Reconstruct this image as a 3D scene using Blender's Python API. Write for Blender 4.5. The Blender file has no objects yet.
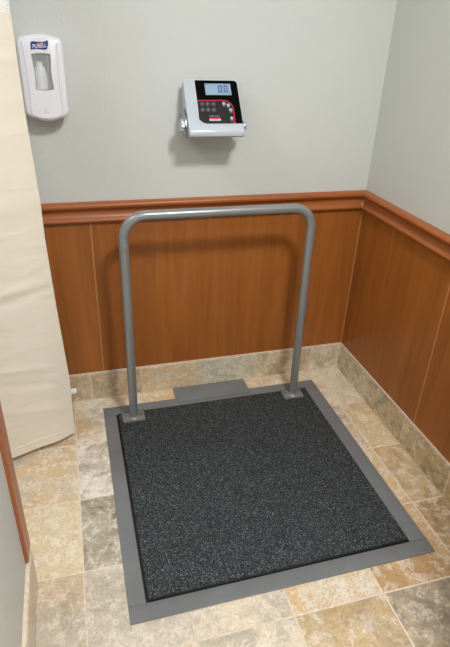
import bpy, bmesh, math, random
from mathutils import Vector, Matrix, Euler
random.seed(7)
D = bpy.data
SC = bpy.context.scene
PI = math.pi

# ------------------------------------------------------------------ camera
cam_d = D.cameras.new('camera')
cam = D.objects.new('camera', cam_d)
SC.collection.objects.link(cam)
SC.camera = cam
cam_d.sensor_fit = 'VERTICAL'
cam_d.sensor_height = 24.0
cam_d.lens = 24.0 * 531.88 / 647.0
cam.location = (-1.26422, -2.10306, 1.54481)
cam.rotation_euler = Euler((1.0656355, -0.0348848, -0.2724955), 'XYZ')
cam_d.clip_start = 0.02

# ------------------------------------------------------------------ world
W = D.worlds.new('world')
SC.world = W
W.use_nodes = True
bg = W.node_tree.nodes['Background']
bg.inputs['Color'].default_value = (0.97, 0.985, 1.0, 1)
bg.inputs['Strength'].default_value = 0.45

# ------------------------------------------------------------------ large lights
def area_light(name, loc, rot, sx, sy, power, col, shape='RECTANGLE'):
    l = D.lights.new(name, 'AREA')
    l.shape = shape
    l.size = sx
    l.size_y = sy
    l.energy = power
    l.color = col
    o = D.objects.new(name, l)
    o.location = loc
    o.rotation_euler = rot
    SC.collection.objects.link(o)
    return o
area_light('downlight', (-0.55, -1.75, 2.585), (0, 0, 0), 0.34, 0.34, 60, (0.97, 0.98, 1.0), 'DISK')
area_light('rear_fill_lamp', (-1.15, -2.75, 2.585), (0, 0, 0), 0.55, 0.55, 16, (0.97, 0.985, 1.0))  # added fill lamp, softens the light from behind the camera
area_light('side_fill_lamp', (-2.3, -0.75, 2.585), (0, 0, 0), 0.55, 0.55, 24, (0.97, 0.985, 1.0))  # added fill lamp, brightens the scene from the left opening

vs = SC.view_settings
vs.view_transform = 'Standard'
vs.look = 'None'
vs.gamma = 1.0
vs.use_curve_mapping = False
vs.exposure = -0.30

# ------------------------------------------------------------------ helpers
def lin(r, g, b):
    def f(c):
        c /= 255.0
        return c / 12.92 if c <= 0.04045 else ((c + 0.055) / 1.055) ** 2.4
    return (f(r), f(g), f(b), 1.0)

class Mat:
    def __init__(self, name, col=(200, 200, 200), rough=0.5, metal=0.0, spec=0.5):
        self.m = D.materials.new(name)
        self.m.use_nodes = True
        self.t = self.m.node_tree
        self.b = self.t.nodes['Principled BSDF']
        self.b.inputs['Base Color'].default_value = lin(*col)
        self.b.inputs['Roughness'].default_value = rough
        self.b.inputs['Metallic'].default_value = metal
        self.b.inputs['Specular IOR Level'].default_value = spec
    def n(self, typ, **kw):
        nd = self.t.nodes.new(typ)
        for k, v in kw.items():
            if k.startswith('_'):
                setattr(nd, k[1:], v)
        return nd
    def link(self, a, b):
        self.t.links.new(a, b)
    def coords(self, scale=(1, 1, 1), rot=(0, 0, 0)):
        tc = self.n('ShaderNodeTexCoord')
        mp = self.n('ShaderNodeMapping')
        mp.inputs['Scale'].default_value = scale
        mp.inputs['Rotation'].default_value = rot
        self.link(tc.outputs['Object'], mp.inputs['Vector'])
        return mp.outputs['Vector']
    def noise(self, vec, scale, detail=4, rough=0.5, dist=0.0):
        nd = self.n('ShaderNodeTexNoise')
        nd.inputs['Scale'].default_value = scale
        nd.inputs['Detail'].default_value = detail
        nd.inputs['Roughness'].default_value = rough
        nd.inputs['Distortion'].default_value = dist
        self.link(vec, nd.inputs['Vector'])
        return nd
    def ramp(self, fac, stops, interp='LINEAR'):
        nd = self.n('ShaderNodeValToRGB')
        cr = nd.color_ramp
        cr.interpolation = interp
        while len(cr.elements) < len(stops):
            cr.elements.new(0.5)
        for e, (p, c) in zip(cr.elements, stops):
            e.position = p
            e.color = lin(*c) if isinstance(c, tuple) else (c, c, c, 1)
        self.link(fac, nd.inputs['Fac'])
        return nd.outputs['Color']
    def mix(self, fac, a, b, mode='MIX'):
        nd = self.n('ShaderNodeMix')
        nd.data_type = 'RGBA'
        nd.blend_type = mode
        for sock, v in ((nd.inputs[0], fac), (nd.inputs[6], a), (nd.inputs[7], b)):
            if hasattr(v, 'is_linked'):
                self.link(v, sock)
            else:
                sock.default_value = v
        return nd.outputs[2]
    def math(self, op, a, b=0.0):
        nd = self.n('ShaderNodeMath')
        nd.operation = op
        for sock, v in ((nd.inputs[0], a), (nd.inputs[1], b)):
            if hasattr(v, 'is_linked'):
                self.link(v, sock)
            else:
                sock.default_value = v
        return nd.outputs[0]
    def bump(self, h, strength=0.2, dist=0.01):
        nd = self.n('ShaderNodeBump')
        nd.inputs['Strength'].default_value = strength
        nd.inputs['Distance'].default_value = dist
        self.link(h, nd.inputs['Height'])
        self.link(nd.outputs['Normal'], self.b.inputs['Normal'])
    def base(self, c):
        self.link(c, self.b.inputs['Base Color'])

def empty(name, loc, label=None, cat=None, group=None):
    o = D.objects.new(name, None)
    o.location = loc
    o.empty_display_size = 0.1
    SC.collection.objects.link(o)
    tag(o, label, cat, group)
    return o

def tag(o, label=None, cat=None, group=None, kind=None):
    if label: o['label'] = label
    if cat: o['category'] = cat
    if group: o['group'] = group
    if kind: o['kind'] = kind
    return o

def obj(name, bm, mats, parent=None, smooth=True, angle=35, label=None):
    """link bm (in world coordinates) as one mesh object; parented parts keep their world place"""
    bmesh.ops.recalc_face_normals(bm, faces=bm.faces)
    me = D.meshes.new(name)
    bm.to_mesh(me)
    bm.free()
    if not isinstance(mats, (list, tuple)): mats = [mats]
    for m in mats:
        me.materials.append(m.m)
    o = D.objects.new(name, me)
    SC.collection.objects.link(o)
    if smooth:
        me.polygons.foreach_set('use_smooth', [True] * len(me.polygons))
        try:
            me.set_sharp_from_angle(angle=math.radians(angle))
        except Exception:
            pass
    if parent is not None:
        off = Vector((0, 0, 0))
        p = parent
        while p is not None:
            off += p.location
            p = p.parent
        me.transform(Matrix.Translation(-off))
        o.parent = parent
    if label: o['label'] = label
    return o

def struct(name, bm, mats, smooth=False):
    return tag(obj(name, bm, mats, None, smooth), kind='structure')

def box(bm, x0, x1, y0, y1, z0, z1, bev=0.0, seg=2, mi=0):
    g = bmesh.ops.create_cube(bm, size=1.0)
    vs_ = g['verts']
    for v in vs_:
        v.co = Vector((x0 + (v.co.x + 0.5) * (x1 - x0), y0 + (v.co.y + 0.5) * (y1 - y0), z0 + (v.co.z + 0.5) * (z1 - z0)))
    fs = set(f for v in vs_ for f in v.link_faces)
    for f in fs: f.material_index = mi
    if bev > 0:
        es = list(set(e for v in vs_ for e in v.link_edges))
        bmesh.ops.bevel(bm, geom=es, offset=bev, segments=seg, profile=0.5, affect='EDGES')
    return bm

def prism(bm, pts, axis, a, b, mi=0):
    """extrude closed 2D outline pts along axis ('x': pts are (y,z); 'y': (x,z); 'z': (x,y))"""
    def P(p, t):
        if axis == 'x': return (t, p[0], p[1])
        if axis == 'y': return (p[0], t, p[1])
        return (p[0], p[1], t)
    r0 = [bm.verts.new(P(p, a)) for p in pts]
    r1 = [bm.verts.new(P(p, b)) for p in pts]
    n = len(pts)
    fs = [bm.faces.new((r0[i], r0[(i + 1) % n], r1[(i + 1) % n], r1[i])) for i in range(n)]
    fs.append(bm.faces.new(r0[::-1]))
    fs.append(bm.faces.new(r1))
    for f in fs: f.material_index = mi
    return fs

def loft(bm, rings, cap0=True, cap1=True, mi=0):
    rows = [[bm.verts.new(p) for p in r] for r in rings]
    n = len(rows[0])
    for a, b in zip(rows, rows[1:]):
        for i in range(n):
            f = bm.faces.new((a[i], a[(i + 1) % n], b[(i + 1) % n], b[i]))
            f.material_index = mi
    if cap0: bm.faces.new(rows[0][::-1]).material_index = mi
    if cap1: bm.faces.new(rows[-1]).material_index = mi

def tube(bm, pts, r, seg=24, mi=0, cap=True):
    pts = [Vector(p) for p in pts]
    rings = []
    t0 = (pts[1] - pts[0]).normalized()
    ref = Vector((0, 1, 0)) if abs(t0.y) < 0.9 else Vector((1, 0, 0))
    u = t0.cross(ref).normalized()
    for i, p in enumerate(pts):
        if i == 0: t = t0
        elif i == len(pts) - 1: t = (pts[i] - pts[i - 1]).normalized()
        else: t = ((pts[i + 1] - p).normalized() + (p - pts[i - 1]).normalized()).normalized()
        u = (u - t * u.dot(t)).normalized()
        v = t.cross(u)
        rr = r[i] if isinstance(r, (list, tuple)) else r
        rings.append([p + rr * (math.cos(2 * PI * k / seg) * u + math.sin(2 * PI * k / seg) * v) for k in range(seg)])
    loft(bm, rings, cap, cap, mi)

def cyl(bm, c, axis, r, h, seg=24, bev=0.0, mi=0):
    """cylinder from c along unit axis, length h, optional chamfer"""
    c = Vector(c); ax = Vector(axis).normalized()
    ref = Vector((0, 0, 1)) if abs(ax.z) < 0.9 else Vector((1, 0, 0))
    u = ax.cross(ref).normalized(); v = ax.cross(u)
    prof = [(r, 0), (r, h)] if bev <= 0 else [(r - bev, 0), (r, bev), (r, h - bev), (r - bev, h)]
    rings = [[c + ax * t + rr * (math.cos(2 * PI * k / seg) * u + math.sin(2 * PI * k / seg) * v) for k in range(seg)] for rr, t in prof]
    loft(bm, rings, True, True, mi)

# ------------------------------------------------------------------ materials
paint = Mat('wall_paint', (201, 203, 197), 0.55, spec=0.35)
v = paint.coords()
paint.bump(paint.noise(v, 95, 3, 0.5).outputs['Fac'], 0.22, 0.004)
ceil_m = Mat('ceiling_paint', (232, 231, 226), 0.8)

def wood_mat(name, dark, mid, light, axis='z', rough=0.38, seed=0.0):
    m = Mat(name, mid, rough, spec=0.42)
    sc = {'z': (14, 14, 0.9), 'x': (0.9, 14, 14), 'y': (14, 0.9, 14)}[axis]
    v = m.coords(sc)
    n1 = m.noise(v, 1.0, 5, 0.55, 1.2)
    c1 = m.ramp(n1.outputs['Fac'], [(0.25, dark), (0.5, mid), (0.78, light)])
    sc2 = {'z': (120, 120, 3.5), 'x': (3.5, 120, 120), 'y': (120, 3.5, 120)}[axis]
    n2 = m.noise(m.coords(sc2), 1.0, 3, 0.6)
    c2 = m.ramp(n2.outputs['Fac'], [(0.35, 0.80), (0.65, 1.0)])
    c = m.mix(0.45, c1, c2, 'MULTIPLY')
    # cathedral figure
    sc3 = {'z': (5, 5, 0.55), 'x': (0.55, 5, 5), 'y': (5, 0.55, 5)}[axis]
    n3 = m.noise(m.coords(sc3), 1.0, 2, 0.5, 0.4)
    ring = m.math('FRACT', m.math('MULTIPLY', n3.outputs['Fac'], 9.0))
    c3 = m.ramp(ring, [(0.0, 0.88), (0.12, 1.0), (0.85, 1.0), (1.0, 0.88)])
    c = m.mix(0.4, c, c3, 'MULTIPLY')
    m.base(c)
    return m
panel_wood = wood_mat('cherry_laminate', (140, 82, 33), (158, 93, 38), (173, 106, 47))
rail_wood_x = wood_mat('cherry_rail_along_back', (142, 77, 34), (162, 91, 42), (178, 106, 53), 'x', 0.35)
rail_wood_y = wood_mat('cherry_rail_along_side', (142, 77, 34), (162, 91, 42), (178, 106, 53), 'y', 0.35)
trim_wood = wood_mat('cherry_trim', (146, 84, 52), (168, 100, 64), (182, 116, 78), 'z', 0.35)
seam_m = Mat('panel_seam', (178, 122, 72), 0.5)
caulk_m = Mat('caulk', (168, 128, 84), 0.5)
grout = Mat('grout', (222, 205, 184), 0.85)
grout.base(grout.ramp(grout.noise(grout.coords(), 60, 3).outputs['Fac'], [(0.3, (208, 190, 168)), (0.7, (228, 212, 192))]))

def tile_mat(name):
    """slate-look porcelain: the two tones and seed of each tile come from face attributes"""
    m = Mat(name, (210, 190, 160), 0.33, spec=0.5)
    aA = m.n('ShaderNodeAttribute'); aA.attribute_name = 'tone_a'
    aB = m.n('ShaderNodeAttribute'); aB.attribute_name = 'tone_b'
    aS = m.n('ShaderNodeAttribute'); aS.attribute_name = 'seed'
    tc = m.n('ShaderNodeTexCoord')
    add = m.n('ShaderNodeVectorMath'); add.operation = 'ADD'
    m.link(tc.outputs['Object'], add.inputs[0]); m.link(aS.outputs['Vector'], add.inputs[1])
    v = add.outputs[0]
    n1 = m.noise(v, 6.5, 10, 0.68, 0.7)
    f1 = m.ramp(n1.outputs['Fac'], [(0.43, 0.0), (0.56, 1.0)])
    c = m.mix(f1, aA.outputs['Color'], aB.outputs['Color'])
    n2 = m.noise(v, 24, 9, 0.78, 0.4)
    f2 = m.ramp(n2.outputs['Fac'], [(0.50, 0.0), (0.58, 0.7), (0.66, 0.25)])
    c = m.mix(f2, c, lin(236, 226, 210))
    # grey-green stains
    n3 = m.noise(v, 9, 9, 0.74, 0.5)
    aD = m.n('ShaderNodeAttribute'); aD.attribute_name = 'stain'
    f3 = m.ramp(n3.outputs['Fac'], [(0.50, 0.0), (0.60, 1.0)])
    f3 = m.math('MULTIPLY', f3, aD.outputs['Fac'])
    c = m.mix(f3, c, lin(122, 110, 90))
    # swirls, thin rust contour lines
    n4 = m.noise(v, 9.0, 6, 0.6, 1.6)
    rg = m.math('FRACT', m.math('MULTIPLY', n4.outputs['Fac'], 8.0))
    f4 = m.ramp(rg, [(0.0, 0.0), (0.25, 0.0), (0.40, 1.0), (0.46, 0.15), (1.0, 0.0)])
    aV = m.n('ShaderNodeAttribute'); aV.attribute_name = 'vein'
    f4 = m.math('MULTIPLY', f4, aV.outputs['Fac'])
    c = m.mix(f4, c, lin(186, 146, 98))
    n5 = m.noise(v, 110, 5, 0.75)
    c = m.mix(0.7, c, m.ramp(n5.outputs['Fac'], [(0.35, 0.66), (0.55, 1.0)]), 'MULTIPLY')
    m.base(c)
    h = m.math('ADD', m.math('MULTIPLY', n2.outputs['Fac'], 1.0), m.math('MULTIPLY', n5.outputs['Fac'], 0.25))
    m.bump(h, 0.35, 0.004)
    return m
tile = tile_mat('slate_look_tile')

# ------------------------------------------------------------------ tiles with per-tile tones
def tile_surface(name, tiles, grout_faces, kind='structure'):
    """tiles: list of (quad(4 pts) , normal, toneA, toneB, stain, vein); thin bevelled slabs over a grout bed"""
    bm = bmesh.new()
    la = bm.loops.layers.float_color.new('tone_a')
    lb = bm.loops.layers.float_color.new('tone_b')
    ls = bm.loops.layers.float_color.new('seed')
    ld = bm.loops.layers.float_color.new('stain')
    lv = bm.loops.layers.float_color.new('vein')
    for quad, nrm, ta, tb, st, ve in tiles:
        q = [Vector(p) for p in quad]; nrm = Vector(nrm)
        c = sum(q, Vector()) / 4
        def inset(d, h):
            out = []
            for i, p in enumerate(q):
                e1 = (q[(i + 1) % 4] - p).normalized(); e0 = (q[i - 1] - p).normalized()
                out.append(p + (e1 + e0) * d + nrm * h)
            return out
        g = 0.0028
        r0 = [bm.verts.new(p) for p in inset(g, -0.004)]
        r1 = [bm.verts.new(p) for p in inset(g, -0.0010)]
        r2 = [bm.verts.new(p) for p in inset(g + 0.0012, 0.0)]
        fs = [bm.faces.new(r2)]
        for a, b in ((r0, r1), (r1, r2)):
            for i in range(4):
                fs.append(bm.faces.new((a[i], a[(i + 1) % 4], b[(i + 1) % 4], b[i])))
        sd = (random.uniform(-20, 20), random.uniform(-20, 20), random.uniform(-20, 20), 1)
        for f in fs:
            f.material_index = 0
            for l in f.loops:
                l[la] = lin(*ta); l[lb] = lin(*tb); l[ls] = sd
                l[ld] = (st, st, st, 1); l[lv] = (ve, ve, ve, 1)
    for gf in grout_faces:
        box(bm, *gf, mi=1)
    bmesh.ops.recalc_face_normals(bm, faces=bm.faces)
    return tag(obj(name, bm, [tile, grout], None, False), kind=kind)

XL = [-3.166, -2.8636, -2.5614, -2.2592, -1.957, -1.6546, -1.3524, -1.0476, -0.7449, -0.4427, -0.1405, 0.0]
YL = [0.0] + [-0.309 - 0.3072 * k for k in range(10)]
TAN = (212, 186, 146); CREAM = (228, 212, 186); ORANGE = (218, 190, 148); GREY = (196, 186, 168); DGREY = (150, 142, 124)
BROWN = (186, 152, 108); WHITE = (232, 224, 208)
tones = {  # (column index of left line, row index): tone a, tone b, stain, vein
    (5, 0): (TAN, (200, 160, 120), .3, .2), (5, 1): ((206, 194, 172), (212, 186, 148), .25, .1), (5, 2): ((222, 204, 172), (216, 196, 162), .08, .05), (5, 3): ((208, 186, 156), GREY, .35, .25),
    (6, 0): (TAN, WHITE, .35, .2), (6, 1): (GREY, WHITE, .5, .0), (6, 2): ((182, 174, 154), (160, 152, 132), .9, .0), (6, 3): (GREY, (218, 206, 188), .25, .1),
    (5, 4): (TAN, GREY, .3, .2), (6, 4): (CREAM, ORANGE, .1, .3),
    (7, 3): (CREAM, GREY, .1, .2), (7, 4): (CREAM, GREY, .15, .2), (8, 3): ((228, 216, 194), (218, 186, 142), .1, .6), (8, 4): ((208, 182, 142), (192, 166, 126), .3, .1),
    (9, 3): ((206, 176, 132), (186, 150, 106), .1, .5), (9, 4): ((188, 170, 140), (160, 150, 132), .6, .7), (7, 5): (CREAM, TAN, .2, .3),
    (7, 0): (ORANGE, TAN, .1, .3), (8, 0): (TAN, GREY, .2, .3), (9, 0): (CREAM, TAN, .3, .4),
    (10, 0): ((218, 202, 172), CREAM, .2, .5), (10, 1): ((204, 178, 134), (216, 192, 152), .15, .2), (10, 2): ((190, 162, 122), (206, 180, 140), .35, .3),
    (10, 3): ((168, 140, 104), (190, 162, 122), .5, .4), (10, 4): ((160, 140, 110), (180, 150, 108), .5, .4), (9, 1): (TAN, GREY, .3, .3), (9, 2): (TAN, ORANGE, .2, .4),  # nearer right-strip tiles kept dark, corner shade is partly in their tones
}
pal = [TAN, CREAM, ORANGE, GREY, BROWN]
tl = []
for i in range(len(XL) - 1):
    for j in range(len(YL) - 1):
        x0, x1, y1, y0 = XL[i], XL[i + 1], YL[j], YL[j + 1]
        t = tones.get((i, j)) or (random.choice(pal), random.choice(pal), random.uniform(0, .5), random.uniform(0, .5))
        tl.append((((x0, y0, 0), (x1, y0, 0), (x1, y1, 0), (x0, y1, 0)), (0, 0, 1)) + t)
tile_surface('floor', tl, [(XL[0], 0.0, YL[-1], 0.0, -0.06, -0.0012)])

# ------------------------------------------------------------------ walls and ceiling
bm = bmesh.new(); box(bm, XL[0], 0.12, 0.0, 0.12, -0.06, 2.6); struct('wall_back', bm, paint)
bm = bmesh.new(); box(bm, 0.0, 0.12, YL[-1], 0.0, -0.06, 2.6); struct('wall_right', bm, paint)
LX = -1.505
bm = bmesh.new(); box(bm, LX - 0.13, LX, YL[-1], -0.915, 0.0, 2.6); struct('wall_left', bm, paint)
bm = bmesh.new(); box(bm, -0.385, 0.0, -1.62, -1.50, 0.0, 2.6); struct('shade_wall', bm, paint)  # added out-of-view wall, blocks light to darken the front-right corner
bm = bmesh.new(); box(bm, XL[0], 0.12, YL[-1], 0.12, 2.6, 2.68); struct('ceiling', bm, ceil_m)

# tiled bases, 0.15 m high
HB = 0.150; TB = 0.010
def base_run(name, axis, surf, sgn, lines, nrm, tset):
    tl = []
    for k in range(len(lines) - 1):
        a, b = lines[k], lines[k + 1]
        t = tset[k % len(tset)]
        if axis == 'x':
            q = ((a, surf, 0.002), (b, surf, 0.002), (b, surf, HB - 0.004), (a, surf, HB - 0.004))
        else:
            q = ((surf, a, 0.002), (surf, b, 0.002), (surf, b, HB - 0.004), (surf, a, HB - 0.004))
        tl.append((q, nrm) + t)
    lo, hi = min(lines), max(lines)
    back = surf - sgn * TB
    s0, s1 = min(surf - sgn * 0.0012, back), max(surf - sgn * 0.0012, back)
    if axis == 'x': g = [(lo, hi, s0, s1, 0.0, HB)]
    else: g = [(s0, s1, lo, hi, 0.0, HB)]
    # grout fillet along the floor
    return tile_surface(name, tl, g)
tset_back = [((206, 184, 146), (222, 204, 170), .3, .4), ((186, 166, 132), (210, 190, 154), .4, .3), ((176, 162, 132), (150, 140, 114), .5, .2), ((196, 172, 134), (170, 156, 128), .4, .2), ((212, 186, 144), (220, 200, 168), .2, .4)]
base_run('baseboard_back', 'x', -TB, -1, [XL[0], -2.7, -2.4, -2.1, -1.8, -1.5, -1.267, -1.034, -0.752, -0.468, -0.17, 0.0], (0, -1, 0),
         [tset_back[0]] * 5 + [((222, 200, 164), (196, 168, 128), .4, .2), ((226, 200, 160), (202, 176, 138), .4, .3), ((226, 192, 142), (216, 198, 164), .25, .3), ((206, 196, 168), (228, 216, 188), .35, .3), ((204, 176, 136), (222, 202, 168), .45, .4), ((228, 220, 198), (204, 188, 154), .45, .5)])
base_run('baseboard_right', 'y', -TB, -1, [-3.07, -2.76, -2.46, -2.15, -1.845, -1.54, -1.232, -0.925, -0.618, -0.309, -TB], (-1, 0, 0),
         [((184, 158, 116), (166, 144, 108), .4, .3)] * 5 + [((184, 154, 112), (166, 138, 102), .5, .2), ((202, 174, 130), (186, 158, 118), .4, .3), ((206, 182, 140), (184, 162, 126), .6, .4), ((192, 174, 136), (206, 184, 146), .6, .4), ((212, 200, 170), (190, 176, 142), .5, .4)])
base_run('baseboard_left', 'y', LX + 0.013, 1, [YL[-1], -2.76, -2.46, -2.15, -1.845, -1.54, -1.232, -0.918], (1, 0, 0), [((206, 188, 164), (222, 206, 186), .15, .3)])
bm = bmesh.new(); box(bm, LX, LX + 0.011, YL[-1], -0.9185, HB, HB + 0.004, 0.001); struct('trim_1', bm, grout)

# wainscot laminate on back and right walls
ZW0, ZW1 = HB, 0.862
bm = bmesh.new(); box(bm, XL[0], -0.0, -0.004, 0.0, ZW0 + 0.001, ZW1); struct('trim_2', bm, panel_wood)
bm = bmesh.new(); box(bm, -0.004, 0.0, YL[-1], -0.004, ZW0 + 0.001, ZW1); struct('trim_3', bm, panel_wood)
bm = bmesh.new()
for x in (-1.2075, -2.42):
    box(bm, x - 0.0035, x + 0.0035, -0.0062, -0.0035, ZW0 + 0.001, ZW1, 0.0008)
struct('trim_4', bm, seam_m)
bm = bmesh.new()
for y in (-0.668, -1.88):
    box(bm, -0.0062, -0.0035, y - 0.0035, y + 0.0035, ZW0 + 0.001, ZW1, 0.0008)
box(bm, -0.0085, -0.0035, -0.0085, -0.0035, ZW0 + 0.001, ZW1, 0.0015)
struct('trim_5', bm, seam_m)

# chair rail moulding (profile: distance from wall, height)
prof = [(0.0, 0.9405), (0.016, 0.9405), (0.024, 0.938), (0.029, 0.932), (0.030, 0.925), (0.027, 0.918), (0.020, 0.9135),
        (0.0120, 0.9125), (0.0095, 0.910), (0.0090, 0.902), (0.0100, 0.894), (0.0130, 0.886), (0.0180, 0.879), (0.0225, 0.875), (0.0245, 0.871),
        (0.0245, 0.867), (0.022, 0.863), (0.012, 0.861), (0.0, 0.860)]
bm = bmesh.new()
r0 = [(XL[0], -d, z) for d, z in prof]; r1 = [(-d, -d, z) for d, z in prof]
loft(bm, [r0, r1]); struct('trim_6', bm, rail_wood_x, True)
bm = bmesh.new()
r0 = [(-d, -d, z) for d, z in prof]; r1 = [(-d, YL[-1], z) for d, z in prof]
loft(bm, [r0, r1]); struct('trim_7', bm, rail_wood_y, True)
# caulk worked into the mitre of the rail
bm = bmesh.new()
pp = [(-0.026, -0.026, 0.9375), (-0.0235, -0.0235, 0.9155), (-0.0135, -0.0135, 0.908), (-0.0135, -0.0135, 0.894), (-0.0195, -0.0195, 0.880), (-0.0225, -0.0225, 0.866)]
tube(bm, pp, [0.0035, 0.0035, 0.0055, 0.0065, 0.0055, 0.003], 12)
struct('trim_8', bm, caulk_m, True)

# wood corner trim wrapping the end of the left wall
bm = bmesh.new()
pts = [(LX - 0.138, -0.985), (LX - 0.138, -0.905), (LX + 0.009, -0.905), (LX + 0.011, -0.907), (LX + 0.011, -0.976), (LX + 0.009, -0.978), (LX, -0.978), (LX, -0.915), (LX - 0.13, -0.915), (LX - 0.13, -0.985)]
prism(bm, pts, 'z', HB + 0.014, 2.1); struct('trim_9', bm, trim_wood)

# ------------------------------------------------------------------ floor scale
frame_m = Mat('frame_grey_paint', (124, 122, 119), 0.28, metal=0.0, spec=0.5)
frame_m.bump(frame_m.noise(frame_m.coords(), 350, 2).outputs['Fac'], 0.05, 0.001)
frame_m.base(frame_m.ramp(frame_m.noise(frame_m.coords(), 5, 5, 0.6).outputs['Fac'], [(0.3, (108, 110, 111)), (0.7, (118, 121, 122))]))
rail_m = Mat('handrail_grey_paint', (142, 144, 142), 0.30, metal=0.35, spec=0.5)
rail_m.bump(rail_m.noise(rail_m.coords(), 400, 2).outputs['Fac'], 0.04, 0.001)
edge_m = Mat('platform_edge_black', (18, 19, 20), 0.6)
mat_m = Mat('rubber_mat', (60, 64, 67), 0.62, spec=0.35)
v = mat_m.coords()
na = mat_m.noise(v, 150, 2, 0.6, 1.5)
nb = mat_m.noise(v, 230, 2, 0.6, 0.5)
ca = mat_m.ramp(na.outputs['Fac'], [(0.38, (8, 10, 11)), (0.5, (31, 36, 38)), (0.62, (70, 78, 81))])
cb = mat_m.ramp(nb.outputs['Fac'], [(0.58, 0.0), (0.66, 0.9)])
mat_m.base(mat_m.mix(cb, ca, lin(132, 140, 142)))
mat_m.bump(mat_m.math('ADD', na.outputs['Fac'], mat_m.math('MULTIPLY', nb.outputs['Fac'], 0.5)), 0.9, 0.004)
bolt_m = Mat('zinc_bolt', (150, 152, 150), 0.3, metal=0.9)

FX0, FX1, FY0, FY1 = -1.2275, -0.1880, -0.0915, -1.1380
MX0, MX1, MY0, MY1 = -1.1665, -0.2545, -0.1540, -1.0770
scale = empty('floor_scale', (-0.71, -0.61, 0.0), 'black-topped square floor scale in a grey metal frame with a tall grey handrail', 'scale')
tf = 0.004
def bar(x0, x1, y0, y1, z1=tf):
    b = bmesh.new(); box(b, x0, x1, y0, y1, 0.0002, z1, 0.0012); obj('frame_bar', b, frame_m, scale, angle=30)
bar(FX0, FX1, MY0 + 0.002, FY0)                      # back bar
bar(FX0, FX1, FY1, MY1 - 0.0045)                      # front bar
bar(FX0, MX0 - 0.007, MY1 - 0.0037, MY0 + 0.0012)     # left bar
bar(MX1 + 0.002, FX1, MY1 - 0.0037, MY0 + 0.0012)     # right bar
bm = bmesh.new(); box(bm, FX0 + 0.01, FX1 - 0.01, FY1 + 0.01, FY0 - 0.01, -0.0008, 0.0008)  # black sheet at floor level gives the platform gap its shade
obj('gap_shade_sheet', bm, edge_m, scale, smooth=False, label='black sheet standing in for the shade in the gap around the platform')
bm = bmesh.new(); box(bm, MX0, MX1, MY1, MY0, 0.0009, 0.007, 0.0012)
obj('platform', bm, edge_m, scale, angle=30)
bm = bmesh.new(); box(bm, MX0 + 0.003, MX1 - 0.001, MY1 + 0.003, MY0 - 0.001, 0.007, 0.0115, 0.0015)
obj('rubber_mat', bm, mat_m, scale, angle=30, label='black pebbled rubber mat')
# cover plate over the cable channel, running to the wall
bm = bmesh.new(); box(bm, -0.889, -0.529, -0.128, -0.0115, 0.0042, 0.0075, 0.001)
obj('cover_plate', bm, frame_m, scale, angle=30)

# handrail with its own foot plates and bolts
HY = -0.197; HZ = 0.936; RB = 0.085; RT = 0.0187
XA, XB = -1.0985, -0.343
pts = [(XA, HY, 0.014), (XA, HY, 0.4), (XA, HY, HZ - RB - 0.01)]
N = 14
for k in range(N + 1):
    a = PI - k / N * PI / 2
    pts.append((XA + RB + RB * math.cos(a), HY, HZ - RB + RB * math.sin(a)))
for k in range(N + 1):
    a = PI / 2 - k / N * PI / 2
    pts.append((XB - RB + RB * math.cos(a), HY, HZ - RB + RB * math.sin(a)))
pts += [(XB, HY, HZ - RB - 0.01), (XB + 0.003, HY, 0.4), (XB + 0.006, HY, 0.014)]
bm = bmesh.new(); tube(bm, pts, RT, 32)
rail = obj('handrail', bm, rail_m, scale, angle=60)
for xc in (XA, XB + 0.006):
    x0, x1 = xc - 0.050, xc + 0.047
    y0, y1 = HY - 0.031, HY + 0.029
    rr = 0.007
    out = []
    for cx_, cy_, a0 in ((x1 - rr, y1 - rr, 0), (x0 + rr, y1 - rr, 90), (x0 + rr, y0 + rr, 180), (x1 - rr, y0 + rr, 270)):
        for k in range(6):
            a = math.radians(a0 + k * 18)
            out.append((cx_ + rr * math.cos(a), cy_ + rr * math.sin(a)))
    bm = bmesh.new(); prism(bm, out, 'z', 0.0116, 0.0185)
    obj('foot_plate', bm, rail_m, rail, angle=40)
    bm = bmesh.new()                                     # weld collar
    rings = []
    for r_, z_ in ((RT + 0.006, 0.0185), (RT + 0.003, 0.0215), (RT + 0.0003, 0.026)):
        rings.append([(xc + r_ * math.cos(2 * PI * k / 32), HY + r_ * math.sin(2 * PI * k / 32), z_) for k in range(32)])
    loft(bm, rings); obj('weld', bm, rail_m, rail)
    for sx in (-1, 1):
        bx_ = xc - 0.0015 + sx * 0.036
        bm = bmesh.new()
        cyl(bm, (bx_, HY + 0.010, 0.0185), (0, 0, 1), 0.0075, 0.0012, 20)
        cyl(bm, (bx_, HY + 0.010, 0.0197), (0, 0, 1), 0.0055, 0.004, 6, 0.0006)
        obj('bolt', bm, bolt_m, rail, angle=30)

# ------------------------------------------------------------------ weight indicator on the wall
sil = Mat('silver_housing', (184, 191, 197), 0.3, spec=0.5)
blk = Mat('gloss_black_panel', (6, 6, 7), 0.22, spec=0.08)
blk2 = Mat('keypad_brown_black', (26, 21, 22), 0.45, spec=0.25)
red = Mat('red_line', (205, 28, 48), 0.35)
lcd = Mat('lcd_glass', (136, 160, 180), 0.22)
lcd.b.inputs['Emission Color'].default_value = lin(140, 170, 195)
lcd.b.inputs['Emission Strength'].default_value = 0.10
navy = Mat('lcd_digit', (50, 42, 140), 0.4)
btn = Mat('round_key', (160, 172, 186), 0.35)
key = Mat('key_outline', (112, 110, 114), 0.5)
cap_m = Mat('caption_grey', (150, 150, 156), 0.5)
white_ink = Mat('white_ink', (225, 222, 224), 0.5)
zinc = Mat('zinc_bracket', (150, 158, 150), 0.28, metal=0.85)

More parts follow.
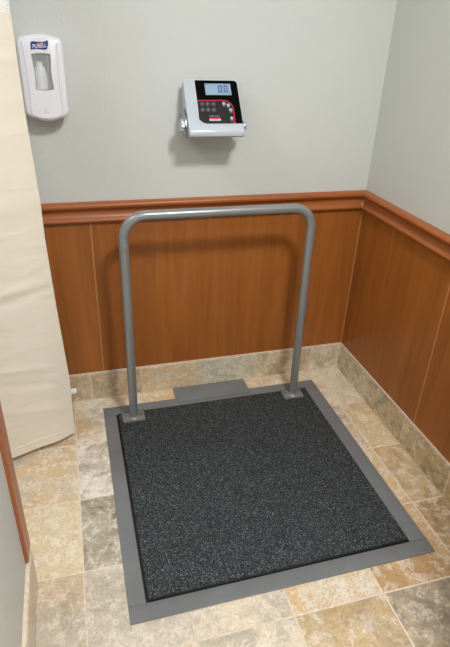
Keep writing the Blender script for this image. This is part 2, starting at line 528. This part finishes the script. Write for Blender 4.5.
ind = empty('weight_indicator', (-0.738, -0.10, 1.20), 'silver and black digital weight display on the back wall reading 0.0', 'scale display')
PA = Vector((0, -0.045, 1.383)); PE = (Vector((0, -0.150, 1.235)) - PA).normalized(); PN = Vector((0, PE.z, -PE.y))
if PN.y > 0: PN = -PN
def fp(x, s, h=0.0):
    return Vector((x, 0, 0)) + PA + PE * s + PN * h
IX0, IX1 = -0.8405, -0.6355
# housing side profile (y, z)
lip = fp(0, 0.172)
hp = [(-0.018, 1.362), (-0.028, 1.372), (-0.038, 1.380), (-0.0435, 1.3835), (-0.0470, 1.3815)]
hp += [(lip.y, lip.z)]
hp += [(-0.159, 1.2275), (-0.1625, 1.221), (-0.1635, 1.213), (-0.162, 1.206), (-0.157, 1.2015), (-0.150, 1.2), (-0.110, 1.204), (-0.055, 1.262), (-0.024, 1.315)]
bm = bmesh.new()
cyp, czp = -0.09, 1.28
rings = []
for x, k in ((IX0, 0.95), (IX0 + 0.0015, 0.98), (IX0 + 0.005, 1.0), (IX1 - 0.006, 1.0), (IX1 - 0.002, 0.98), (IX1, 0.95)):
    rings.append([(x, cyp + (y - cyp) * k, czp + (z - czp) * k) for y, z in hp])
loft(bm, rings); obj('housing', bm, sil, ind, angle=32)

def face_poly(name, pts, h0, h1, mat, parent, bev=False, label=None):
    b = bmesh.new()
    r0 = [fp(x, s, h0) for x, s in pts]; r1 = [fp(x, s, h1) for x, s in pts]
    loft(b, [r0, r1]); return obj(name, b, mat, parent, angle=30, label=label)
def arc(cx_, cs_, r, a0, a1, n=10):
    return [(cx_ + r * math.cos(math.radians(a0 + (a1 - a0) * k / n)), cs_ + r * math.sin(math.radians(a0 + (a1 - a0) * k / n))) for k in range(n + 1)]
PX0, PX1, PS0, PS1 = -0.7985, -0.6375, 0.004, 0.168
panel_pts = arc(PX0 + 0.003, PS0 + 0.003, 0.003, 180, 270, 4) + arc(PX1 - 0.016, PS0 + 0.013, 0.013, 270, 360, 8) + [(PX1, PS1)] + arc(PX0 + 0.032, PS1 - 0.04, 0.04, 90, 145, 6) + [(PX0 + 0.0006, PS1 - 0.062)]
pn = face_poly('front_panel', panel_pts, -0.001, 0.0016, blk, ind, label='glossy black front panel')
# keypad area below the red line
curve = [(PX0, 0.0825), (-0.79, 0.0815), (-0.705, 0.0805)] + arc(-0.700, 0.1135, 0.033, 270, 352, 12) + [(-0.6665, 0.135), (-0.667, PS1)]
kp = [(PX0 + 0.0004, 0.0835)] + curve[1:-1] + [(-0.667, PS1 - 0.0006)] + arc(PX0 + 0.033, PS1 - 0.0405, 0.0395, 90, 145, 6) + [(PX0 + 0.0012, PS1 - 0.062)]
face_poly('keypad', kp, 0.0016, 0.0021, blk2, ind)
def strip(pts, w, h0, h1, mat, name, parent, closed=False):
    b = bmesh.new(); n = len(pts); L = []; R = []
    for i in range(n):
        p = Vector(pts[i]); 
        a = Vector(pts[(i - 1) % n] if (closed or i) else pts[0]); c = Vector(pts[(i + 1) % n] if (closed or i < n - 1) else pts[-1])
        t = (c - a).normalized(); q = Vector((-t.y, t.x)) * w / 2
        L.append(p + q); R.append(p - q)
    rng = n if closed else n - 1
    for h in (h0, h1):
        pass
    V = [[b.verts.new(fp(p.x, p.y, h)) for p in S] for S in (L, R) for h in (h0, h1)]
    L0, L1, R0, R1 = V
    for i in range(rng):
        j = (i + 1) % n
        b.faces.new((L1[i], L1[j], R1[j], R1[i])); b.faces.new((L0[i], L0[j], L1[j], L1[i])); b.faces.new((R0[i], R0[j], R1[j], R1[i]))
    return obj(name, b, mat, parent, smooth=False)
strip(curve, 0.0028, 0.0019, 0.0027, red, 'red_line', ind)
face_poly('red_line', [(-0.681, PS1 - 0.003), (-0.6655, PS1 - 0.003), (-0.6655, PS1), (-0.681, PS1)], 0.0019, 0.0027, red, ind)
scr = face_poly('screen', [(-0.7635, 0.0165), (-0.6665, 0.0165), (-0.6665, 0.060), (-0.7635, 0.060)], 0.0015, 0.0021, lcd, ind, label='blue-grey LCD screen showing 0.0')
# digits
def seg_zero(x0, x1, s0, s1, w):
    b = bmesh.new()
    k = w * 0.6
    o_ = [(x0 + k, s0), (x1 - k, s0), (x1, s0 + k), (x1, s1 - k), (x1 - k, s1), (x0 + k, s1), (x0, s1 - k), (x0, s0 + k)]
    i_ = [(x0 + w, s0 + w), (x1 - w, s0 + w), (x1 - w, s0 + w), (x1 - w, s1 - w), (x1 - w, s1 - w), (x0 + w, s1 - w), (x0 + w, s1 - w), (x0 + w, s0 + w)]
    for (h) in (0.0026,):
        O = [b.verts.new(fp(x, s, h)) for x, s in o_]; I = [b.verts.new(fp(x, s, h)) for x, s in i_]
        O2 = [b.verts.new(fp(x, s, 0.0019)) for x, s in o_]
        for q in range(8):
            r_ = (q + 1) % 8
            b.faces.new((O[q], O[r_], I[r_], I[q])); b.faces.new((O[q], O[r_], O2[r_], O2[q]))
    bmesh.ops.remove_doubles(b, verts=b.verts, dist=1e-6)
    obj('digit', b, navy, scr, smooth=False)
seg_zero(-0.7145, -0.7005, 0.0225, 0.0500, 0.0036)
seg_zero(-0.6935, -0.6795, 0.0225, 0.0500, 0.0036)
face_poly('decimal_point', [(-0.6985, 0.0468), (-0.6955, 0.0468), (-0.6955, 0.0500), (-0.6985, 0.0500)], 0.0019, 0.0026, navy, scr)

def text_mesh(name, body, size, mat, parent, place, ex=0.0003, bold=0.0, sx=1.0, shear=0.0):
    cu = D.curves.new(name, 'FONT'); cu.body = body; cu.size = size; cu.extrude = ex; cu.offset = bold; cu.shear = shear
    cu.align_x = 'CENTER'; cu.align_y = 'CENTER'; cu.resolution_u = 3
    to = D.objects.new(name + '_t', cu); SC.collection.objects.link(to)
    bpy.context.view_layer.update()
    dg = bpy.context.evaluated_depsgraph_get()
    me = D.meshes.new_from_object(to.evaluated_get(dg))
    D.objects.remove(to)
    b = bmesh.new(); b.from_mesh(me); D.meshes.remove(me); D.curves.remove(cu)
    for v_ in b.verts:
        v_.co = place(v_.co.x * sx, v_.co.y, v_.co.z)
    for f in b.faces: f.material_index = 0
    return obj(name, b, mat, parent, smooth=False)
def on_face(cx_, cs_, h):
    return lambda x, y, z: fp(cx_ + x, cs_ - y, h + z)
text_mesh('unit_mark', 'lb', 0.0075, navy, scr, on_face(-0.6735, 0.0545, 0.0024))
text_mesh('status_mark', 'net', 0.006, navy, scr, on_face(-0.7565, 0.0205, 0.0024))
# six outlined keys with a small glyph each
glyphs = ['\u2190', '+', '\u2212', '1', '=', '\u2261']
k = 0
for s_ in (0.0945, 0.1163):
    for x_ in (-0.7820, -0.7615, -0.7400):
        kx = x_ - (0.0005 if s_ > 0.1 else 0)
        ring = [(kx + 0.0068 * math.cos(2 * PI * q / 24), s_ + 0.0068 * math.sin(2 * PI * q / 24)) for q in range(24)]
        kk = strip(ring, 0.0012, 0.0019, 0.0026, key, 'key', ind, closed=True)
        if k % 3 == 0:
            face_poly('key_symbol', [(kx - 0.003, s_ - 0.002), (kx + 0.003, s_ - 0.002), (kx, s_ + 0.003)], 0.0019, 0.0026, cap_m, kk)
        elif k % 3 == 1:
            face_poly('key_symbol', [(kx - 0.0035, s_ - 0.002), (kx + 0.0035, s_ - 0.002), (kx + 0.002, s_ + 0.002), (kx - 0.002, s_ + 0.002)], 0.0019, 0.0026, cap_m, kk)
        else:
            face_poly('key_symbol', [(kx - 0.0035, s_ - 0.0012), (kx + 0.0035, s_ - 0.0012), (kx + 0.0035, s_ + 0.0012), (kx - 0.0035, s_ + 0.0012)], 0.0019, 0.0026, cap_m, kk)
        k += 1
for x_, s_ in ((-0.7010, 0.0930), (-0.6850, 0.0992), (-0.6775, 0.1175), (-0.6780, 0.1490)):
    disc = [(x_ + 0.0062 * math.cos(2 * PI * q / 24), s_ + 0.0062 * math.sin(2 * PI * q / 24)) for q in range(24)]
    bt = face_poly('button', disc, 0.0019, 0.0034, btn, ind, label='blue-grey round button')
    face_poly('caption', [(x_ - 0.0045, s_ + 0.0090), (x_ + 0.0045, s_ + 0.0090), (x_ + 0.0045, s_ + 0.0108), (x_ - 0.0045, s_ + 0.0108)], 0.0019, 0.0024, cap_m, bt)
text_mesh('brand_line', 'healthometer', 0.0080, cap_m, ind, on_face(-0.741, 0.1400, 0.0023), sx=0.88)
face_poly('brand_bar', [(-0.7615, 0.1470), (-0.7200, 0.1470), (-0.7200, 0.1522), (-0.7615, 0.1522)], 0.0019, 0.0024, red, ind)
wb = face_poly('brand_strip', [(-0.7615, 0.1522), (-0.7200, 0.1522), (-0.7200, 0.1578), (-0.7615, 0.1578)], 0.0019, 0.0024, white_ink, ind)
text_mesh('brand_strip_text', 'PROFESSIONAL', 0.0052, blk2, wb, on_face(-0.741, 0.1549, 0.0025), ex=0.0001, sx=0.92)

# bracket and clamp knobs
bm = bmesh.new()
box(bm, -0.846, -0.629, -0.0035, -0.0005, 1.20, 1.262, 0.001)
obj('wall_plate', bm, zinc, ind, angle=30)
for sx, xx in ((-1, IX0 - 0.006), (1, IX1 + 0.002)):
    side = [(-0.0035, 1.262), (-0.030, 1.272), (-0.060, 1.288), (-0.085, 1.290), (-0.105, 1.276), (-0.120, 1.252), (-0.130, 1.228), (-0.130, 1.212), (-0.118, 1.202), (-0.08, 1.20), (-0.0035, 1.20)]
    hole = bmesh.new()
    prism(hole, side, 'x', xx, xx + 0.003)
    obj('bracket_arm', hole, zinc, ind, angle=30)
    kb = bmesh.new()
    R_ = 0.022 if sx < 0 else 0.015; seg = 36
    base_x = xx if sx < 0 else xx + 0.003
    rings = []
    for dx, rr, amp in ((0, 0.010, 0), (0.003, 0.010, 0), (0.0035, R_ * 0.9, 0.05), (0.005, R_, 0.08), (0.0125, R_, 0.08), (0.015, R_ * 0.88, 0.05), (0.0152, 0.006, 0)):
        dx *= 1.0 if sx > 0 else 1.15
        rings.append([(base_x + sx * dx, -0.108 + rr * (1 + amp * math.cos(8 * 2 * PI * q / seg)) * math.cos(2 * PI * q / seg), 1.234 + rr * (1 + amp * math.cos(8 * 2 * PI * q / seg)) * math.sin(2 * PI * q / seg)) for q in range(seg)])
    loft(kb, rings)
    obj('clamp_knob', kb, Mat('knob_silver', (176, 188, 196), 0.3, metal=0.4), ind, angle=40)

# ------------------------------------------------------------------ sanitizer dispenser
wp = Mat('dispenser_white_plastic', (232, 231, 235), 0.28, spec=0.5)
wp2 = Mat('dispenser_base_cream', (214, 210, 200), 0.4)
seamg = Mat('dispenser_seam', (186, 186, 190), 0.5)
dgrey = Mat('window_cavity', (150, 146, 142), 0.45)
bottle_m = Mat('gel_bottle', (226, 228, 230), 0.15)
pump_m = Mat('pump_dark', (132, 130, 128), 0.4)
blue = Mat('logo_blue', (34, 48, 128), 0.35)
gl = Mat('window_pane', (238, 242, 242), 0.08)
gl.b.inputs['Alpha'].default_value = 0.18
dis = empty('soap_dispenser', (-1.318, 0.0, 1.245), 'white plastic hand sanitizer dispenser with a clear window on the back wall beside the curtain', 'dispenser')
DCX = -1.3180; DZ0, DZ1 = 1.2465, 1.5110
def dis_outline(hw, ztop, zbot, n=10, arch=0.015, archb=0.024, rc=0.022):
    pts = []
    # top arch from right to left, then bottom arch
    def corner(cx_, cz_, a0, a1):
        return [(cx_ + rc * math.cos(math.radians(a0 + (a1 - a0) * q / 4)), cz_ + rc * math.sin(math.radians(a0 + (a1 - a0) * q / 4))) for q in range(5)]
    zt = lambda x: ztop - arch * (x / hw) ** 2
    zb = lambda x: zbot + archb * (x / hw) ** 2
    pts += corner(hw - rc, zt(hw - rc) - rc, 0, 75)
    for q in range(1, n): 
        x = (hw - rc) * (1 - 2 * q / n); pts.append((x, zt(x)))
    pts += corner(-hw + rc, zt(hw - rc) - rc, 105, 180)
    pts += corner(-hw + rc, zb(hw - rc) + rc, 180, 245)
    for q in range(1, n):
        x = (hw - rc) * (-1 + 2 * q / n); pts.append((x, zb(x)))
    pts += corner(hw - rc, zb(hw - rc) + rc, 295, 360)
    return [(DCX + x, z) for x, z in pts]
def dis_ring(y, hw, zt, zb, **kw):
    return [(x, y, z) for x, z in dis_outline(hw, zt, zb, **kw)]
# back shell and body
bm = bmesh.new()
rings = [dis_ring(-0.0005, 0.0700, 1.507, 1.250), dis_ring(-0.030, 0.0715, 1.510, 1.2475), dis_ring(-0.058, 0.0720, 1.511, 1.2465), dis_ring(-0.072, 0.0712, 1.5105, 1.2475), dis_ring(-0.080, 0.0690, 1.508, 1.250), dis_ring(-0.0845, 0.0650, 1.504, 1.254), dis_ring(-0.0860, 0.0600, 1.499, 1.259)]
loft(bm, rings)
body = obj('body', bm, wp, dis, angle=40)
# window outline (x,z)
WN = [(-1.3472, 1.4535), (-1.333, 1.4562), (-1.3175, 1.457), (-1.302, 1.4566), (-1.2878, 1.4545), (-1.2885, 1.4300), (-1.2905, 1.4080), (-1.2905, 1.3850), (-1.2885, 1.3640), (-1.2872, 1.3490), (-1.302, 1.3460), (-1.317, 1.3452), (-1.332, 1.3460), (-1.3455, 1.3480), (-1.3440, 1.3680), (-1.3430, 1.3880), (-1.3437, 1.4100), (-1.3455, 1.4320)]
def cutout(target, outline, y0, y1):
    b = bmesh.new(); prism(b, outline, 'y', y0, y1)
    bmesh.ops.recalc_face_normals(b, faces=b.faces)
    me = D.meshes.new('cut'); b.to_mesh(me); b.free()
    c = D.objects.new('cut', me); SC.collection.objects.link(c)
    md = target.modifiers.new('cut', 'BOOLEAN'); md.operation = 'DIFFERENCE'; md.solver = 'EXACT'; md.object = c
    bpy.context.view_layer.update()
    dg = bpy.context.evaluated_depsgraph_get()
    nm = D.meshes.new_from_object(target.evaluated_get(dg))
    target.modifiers.clear(); old = target.data; target.data = nm; D.meshes.remove(old)
    D.objects.remove(c)
    nm.polygons.foreach_set('use_smooth', [True] * len(nm.polygons))
    nm.set_sharp_from_angle(angle=math.radians(35))
cutout(body, WN, -0.10, -0.045)
# front cover: the middle of the face between two curved seams
def cover_hw(t):
    return 0.0505 - 0.0030 * math.sin(PI * t) + 0.003 * t
def cover_outline(off=0.0):
    L = []; n = 16
    zt = lambda x: 1.5010 - 0.017 * (x / 0.065) ** 2 - off
    zb = lambda x: 1.2570 + 0.022 * (x / 0.065) ** 2 + off
    z_lo, z_hi = zb(cover_hw(0)), zt(cover_hw(1))
    R1 = [(DCX + cover_hw(q / n) - off, z_lo + (z_hi - z_lo) * q / n) for q in range(n + 1)]
    top = [(DCX + x, zt(x)) for x in [0.042, 0.028, 0.014, 0.0, -0.014, -0.028, -0.042]]
    L1 = [(2 * DCX - x, z) for x, z in reversed(R1)]
    bot = [(DCX + x, zb(x)) for x in [-0.042, -0.028, -0.014, 0.0, 0.014, 0.028, 0.042]]
    return R1 + top + L1 + bot
bm = bmesh.new()
co = cover_outline(); ci = cover_outline(0.0008)
loft(bm, [[(x, -0.060, z) for x, z in co], [(x, -0.0866, z) for x, z in co], [(x, -0.0872, z) for x, z in ci]])
cover = obj('front_cover', bm, wp, dis, angle=30)
cutout(cover, WN, -0.10, -0.045)
# thin seams beside the cover
for sgn in (-1, 1):
    bm = bmesh.new()
    n = 16; pts = []
    for q in range(n + 1):
        t = q / n; z = 1.270 + t * (1.490 - 1.270)
        hw = cover_hw((z - 1.270) / (1.490 - 1.270)) + 0.0002
        pts.append((DCX + sgn * hw, -0.0862, z))
    tube(bm, pts, 0.0009, 8)
    obj('seam', bm, seamg, dis)
# inside the window: liner, gel bottle, pump and pane
bm = bmesh.new(); box(bm, -1.3500, -1.2860, -0.0475, -0.0465, 1.340, 1.460); obj('window_liner', bm, dgrey, dis, smooth=False)
bm = bmesh.new()
prof_b = [(0.004, 1.432), (0.009, 1.430), (0.010, 1.420), (0.017, 1.412), (0.021, 1.402), (0.0215, 1.375), (0.0205, 1.3475)]
rings = [[(-1.3260 + r_ * math.cos(2 * PI * q / 24), -0.0655 + 0.75 * r_ * math.sin(2 * PI * q / 24), z_) for q in range(24)] for r_, z_ in prof_b]
loft(bm, rings); obj('gel_bottle', bm, bottle_m, dis, angle=50)
bm = bmesh.new(); box(bm, -1.3040, -1.2930, -0.066, -0.048, 1.352, 1.446, 0.003); obj('pump', bm, pump_m, dis)
bm = bmesh.new(); prism(bm, [(x + (DCX - x) * 0.01, z) for x, z in WN], 'y', -0.0845, -0.0835); obj('window_pane', bm, gl, dis, smooth=False)
# logo flag, red dash, lettering
def dpl(cx_, cz_, y):
    return lambda x, yy, z: Vector((cx_ + x, y - z, cz_ + yy + 0.0022 * math.sin((x) / 0.026 * PI * 0.5)))
lg = [(-1.3462, 1.4655), (-1.3440, 1.4885), (-1.335, 1.4905), (-1.322, 1.4895), (-1.306, 1.4890), (-1.2905, 1.4945), (-1.2910, 1.4820), (-1.2955, 1.4690), (-1.305, 1.4665), (-1.318, 1.4680), (-1.332, 1.4680)]
bm = bmesh.new(); prism(bm, lg, 'y', -0.0871, -0.0878); lo = obj('logo', bm, blue, dis, smooth=False, label='blue wavy logo with white lettering')
bm = bmesh.new(); prism(bm, [(-1.3255, 1.4868), (-1.3120, 1.4860), (-1.3085, 1.4888), (-1.3200, 1.4895)], 'y', -0.0877, -0.0881); obj('logo_accent', bm, red, lo, smooth=False)
text_mesh('logo_text', 'PURELL', 0.0165, white_ink, lo, dpl(-1.3185, 1.4775, -0.0882), bold=0.0004, sx=0.80, shear=0.15)
# sensor dot and hand icon near the bottom
bm = bmesh.new(); cyl(bm, (-1.3425, -0.0871, 1.2785), (0, -1, 0), 0.0012, 0.0006, 16); obj('sensor_dot', bm, pump_m, dis)
bm = bmesh.new()
for (a, b_) in (((-1.3275, 1.2775), (-1.3205, 1.2870)), ((-1.3205, 1.2870), (-1.3135, 1.2775)), ((-1.3290, 1.2760), (-1.3120, 1.2760))):
    tube(bm, [(a[0], -0.0871, a[1]), (b_[0], -0.0871, b_[1])], 0.0007, 8)
obj('hand_symbol', bm, seamg, dis)

# ------------------------------------------------------------------ curtain
cur_m = Mat('cream_curtain_cloth', (236, 227, 209), 0.8, spec=0.2)
v = cur_m.coords()
nn = cur_m.noise(v, 900, 2)
cur_m.b.inputs['Sheen Weight'].default_value = 0.1
nw = cur_m.noise(cur_m.coords((1.2, 1.2, 4.0)), 3.2, 3, 0.5, 0.6)
cur_m.bump(cur_m.math('ADD', cur_m.math('MULTIPLY', nn.outputs['Fac'], 0.02), nw.outputs['Fac']), 0.25, 0.02)
hem_m = cur_m
net_m = Mat('white_net', (238, 236, 232), 0.7)
vo = net_m.n('ShaderNodeTexVoronoi'); vo.inputs['Scale'].default_value = 260
net_m.link(net_m.coords(), vo.inputs['Vector'])
net_m.link(net_m.ramp(vo.outputs['Distance'], [(0.24, 0.55), (0.34, 1.0)]), net_m.b.inputs['Alpha'])

cur = empty('privacy_curtain', (-1.37, -0.26, 0.03), 'cream cloth privacy curtain with a white net top hanging at the left of the scale', 'curtain')
edge_pts = [(0.03, -1.3535), (0.10, -1.3520), (0.25, -1.3500), (0.33, -1.3500), (0.61, -1.3621), (0.89, -1.3700), (1.02, -1.3690), (1.31, -1.3785), (1.50, -1.3795), (1.60, -1.3805), (2.0, -1.385), (2.6, -1.39)]
def edge_x(z):
    for (a, xa), (b, xb) in zip(edge_pts, edge_pts[1:]):
        if z <= b:
            t = (z - a) / (b - a); t = max(0, min(1, t)); return xa + (xb - xa) * t
    return edge_pts[-1][1]
def crease(z, zc, w, u, amp):
    d = (z - zc) / w
    return amp * math.exp(-d * d) 
def cur_pt(u, z):
    """u metres along the cloth from its right edge"""
    x0 = edge_x(z)
    dx, dy = -0.917, -0.40
    wave = 0.010 * math.sin(u * 13 + 0.6) * min(1, u / 0.08) + 0.004 * math.sin(u * 31 + z * 1.3) * min(1, u / 0.05)
    wr = crease(z + 0.06 * u, 0.735, 0.018, u, 0.006) - crease(z + 0.06 * u, 0.705, 0.02, u, 0.005) + crease(z - 0.20 * u, 0.38, 0.016, u, 0.005) * math.exp(-((u - 0.18) / 0.15) ** 2) - crease(z - 0.25 * u, 0.30, 0.02, u, 0.004) + crease(z, 1.445, 0.012, u, 0.005) + crease(z + 0.3 * u, 1.05, 0.03, u, 0.003) + crease(z - 0.3 * u, 0.17, 0.02, u, 0.004) + crease(z + 0.12 * u, 1.24, 0.015, u, 0.002)
    off = wave + 0.6 * wr * min(1.0, 0.3 + u / 0.15)
    return Vector((x0 + dx * u + (-dy) * off * 0.4 * -1, -0.26 + dy * u - abs(dx) * off, z))
def sheet(name, z0, z1, nu, nz, umax, mat, th=0.0016, shift=0.0, u0=0.0):
    b = bmesh.new(); F = []; B = []
    for j in range(nz + 1):
        z = z0 + (z1 - z0) * j / nz
        rf = []; rb = []
        for i in range(nu + 1):
            u = u0 + (umax - u0) * i / nu
            p = cur_pt(u, z) + Vector((0, -shift, 0))
            rf.append(b.verts.new(p + Vector((0, -th / 2, 0)))); rb.append(b.verts.new(p + Vector((0, th / 2, 0))))
        F.append(rf); B.append(rb)
    for j in range(nz):
        for i in range(nu):
            b.faces.new((F[j][i], F[j][i + 1], F[j + 1][i + 1], F[j + 1][i]))
            b.faces.new((B[j][i], B[j + 1][i], B[j + 1][i + 1], B[j][i + 1]))
    for i in range(nu):
        b.faces.new((F[0][i], B[0][i], B[0][i + 1], F[0][i + 1])); b.faces.new((F[nz][i], F[nz][i + 1], B[nz][i + 1], B[nz][i]))
    for j in range(nz):
        b.faces.new((F[j][0], F[j + 1][0], B[j + 1][0], B[j][0])); b.faces.new((F[j][nu], B[j][nu], B[j + 1][nu], F[j + 1][nu]))
    return obj(name, b, mat, cur, angle=80)
ZN = 1.565
sheet('cloth_panel', 0.030, ZN, 120, 260, 1.15, cur_m)
sheet('side_hem', 0.0305, ZN - 0.001, 4, 260, 0.022, cur_m, 0.0022, 0.0006)
sheet('bottom_hem', 0.0302, 0.072, 110, 8, 1.149, cur_m, 0.0024, 0.0006)
sheet('top_band', ZN - 0.02, ZN, 110, 6, 1.149, cur_m, 0.0026, 0.0006)
sheet('net_panel', ZN + 0.0002, 2.54, 90, 60, 1.15, net_m, 0.001)
tagm = Mat('white_tag', (240, 238, 236), 0.4)
bm = bmesh.new()
box(bm, -1.353, -1.329, -0.258, -0.2545, 0.226, 0.250, 0.001)
obj('care_tag', bm, tagm, cur, angle=40)

# curtain track on the ceiling
trk = Mat('aluminium_track', (190, 190, 192), 0.35, metal=0.7)
bm = bmesh.new()
a = Vector((-1.39 + 0.05, -0.26 + 0.022, 0)); b2 = Vector((-1.39 - 0.917 * 1.3, -0.26 - 0.4 * 1.3, 0))
tube(bm, [(a.x, a.y, 2.5735), (b2.x, b2.y, 2.5735)], 0.0255, 4)
tag(obj('curtain_track', bm, trk, None, smooth=False), 'aluminium curtain track fixed to the ceiling above the cream curtain', 'curtain track')

# ceiling fixtures: the downlight, plus rims added for the two fill lamps
fix_w = Mat('fixture_white', (235, 235, 232), 0.5)
def fixture(x, y, hw, label, rnd=False):
    e_ = empty('ceiling_light', (x, y, 2.6), label, 'ceiling light')
    b = bmesh.new()
    if rnd:
        n = 40
        rings = [[(x + r_ * math.cos(2 * PI * q / n), y + r_ * math.sin(2 * PI * q / n), z_) for q in range(n)] for r_, z_ in ((hw + 0.03, 2.5995), (hw + 0.03, 2.592), (hw + 0.01, 2.590), (hw, 2.598))]
        loft(b, rings)
    else:
        for sx, sy in ((1, 0), (-1, 0), (0, 1), (0, -1)):
            if sx: box(b, x + sx * hw - 0.012, x + sx * hw + 0.012, y - hw - 0.012, y + hw + 0.012, 2.588, 2.5995, 0.002)
            else: box(b, x - hw + 0.012, x + hw - 0.012, y + sy * hw - 0.012, y + sy * hw + 0.012, 2.588, 2.5995, 0.002)
    obj('rim', b, fix_w, e_, angle=30)
fixture(-0.55, -1.75, 0.14, 'round white recessed ceiling light above the scale', True)
fixture(-1.15, -2.75, 0.29, 'square white rim added around the unseen rear fill lamp')
fixture(-2.3, -0.75, 0.29, 'square white rim added around the unseen fill lamp left of the curtain')
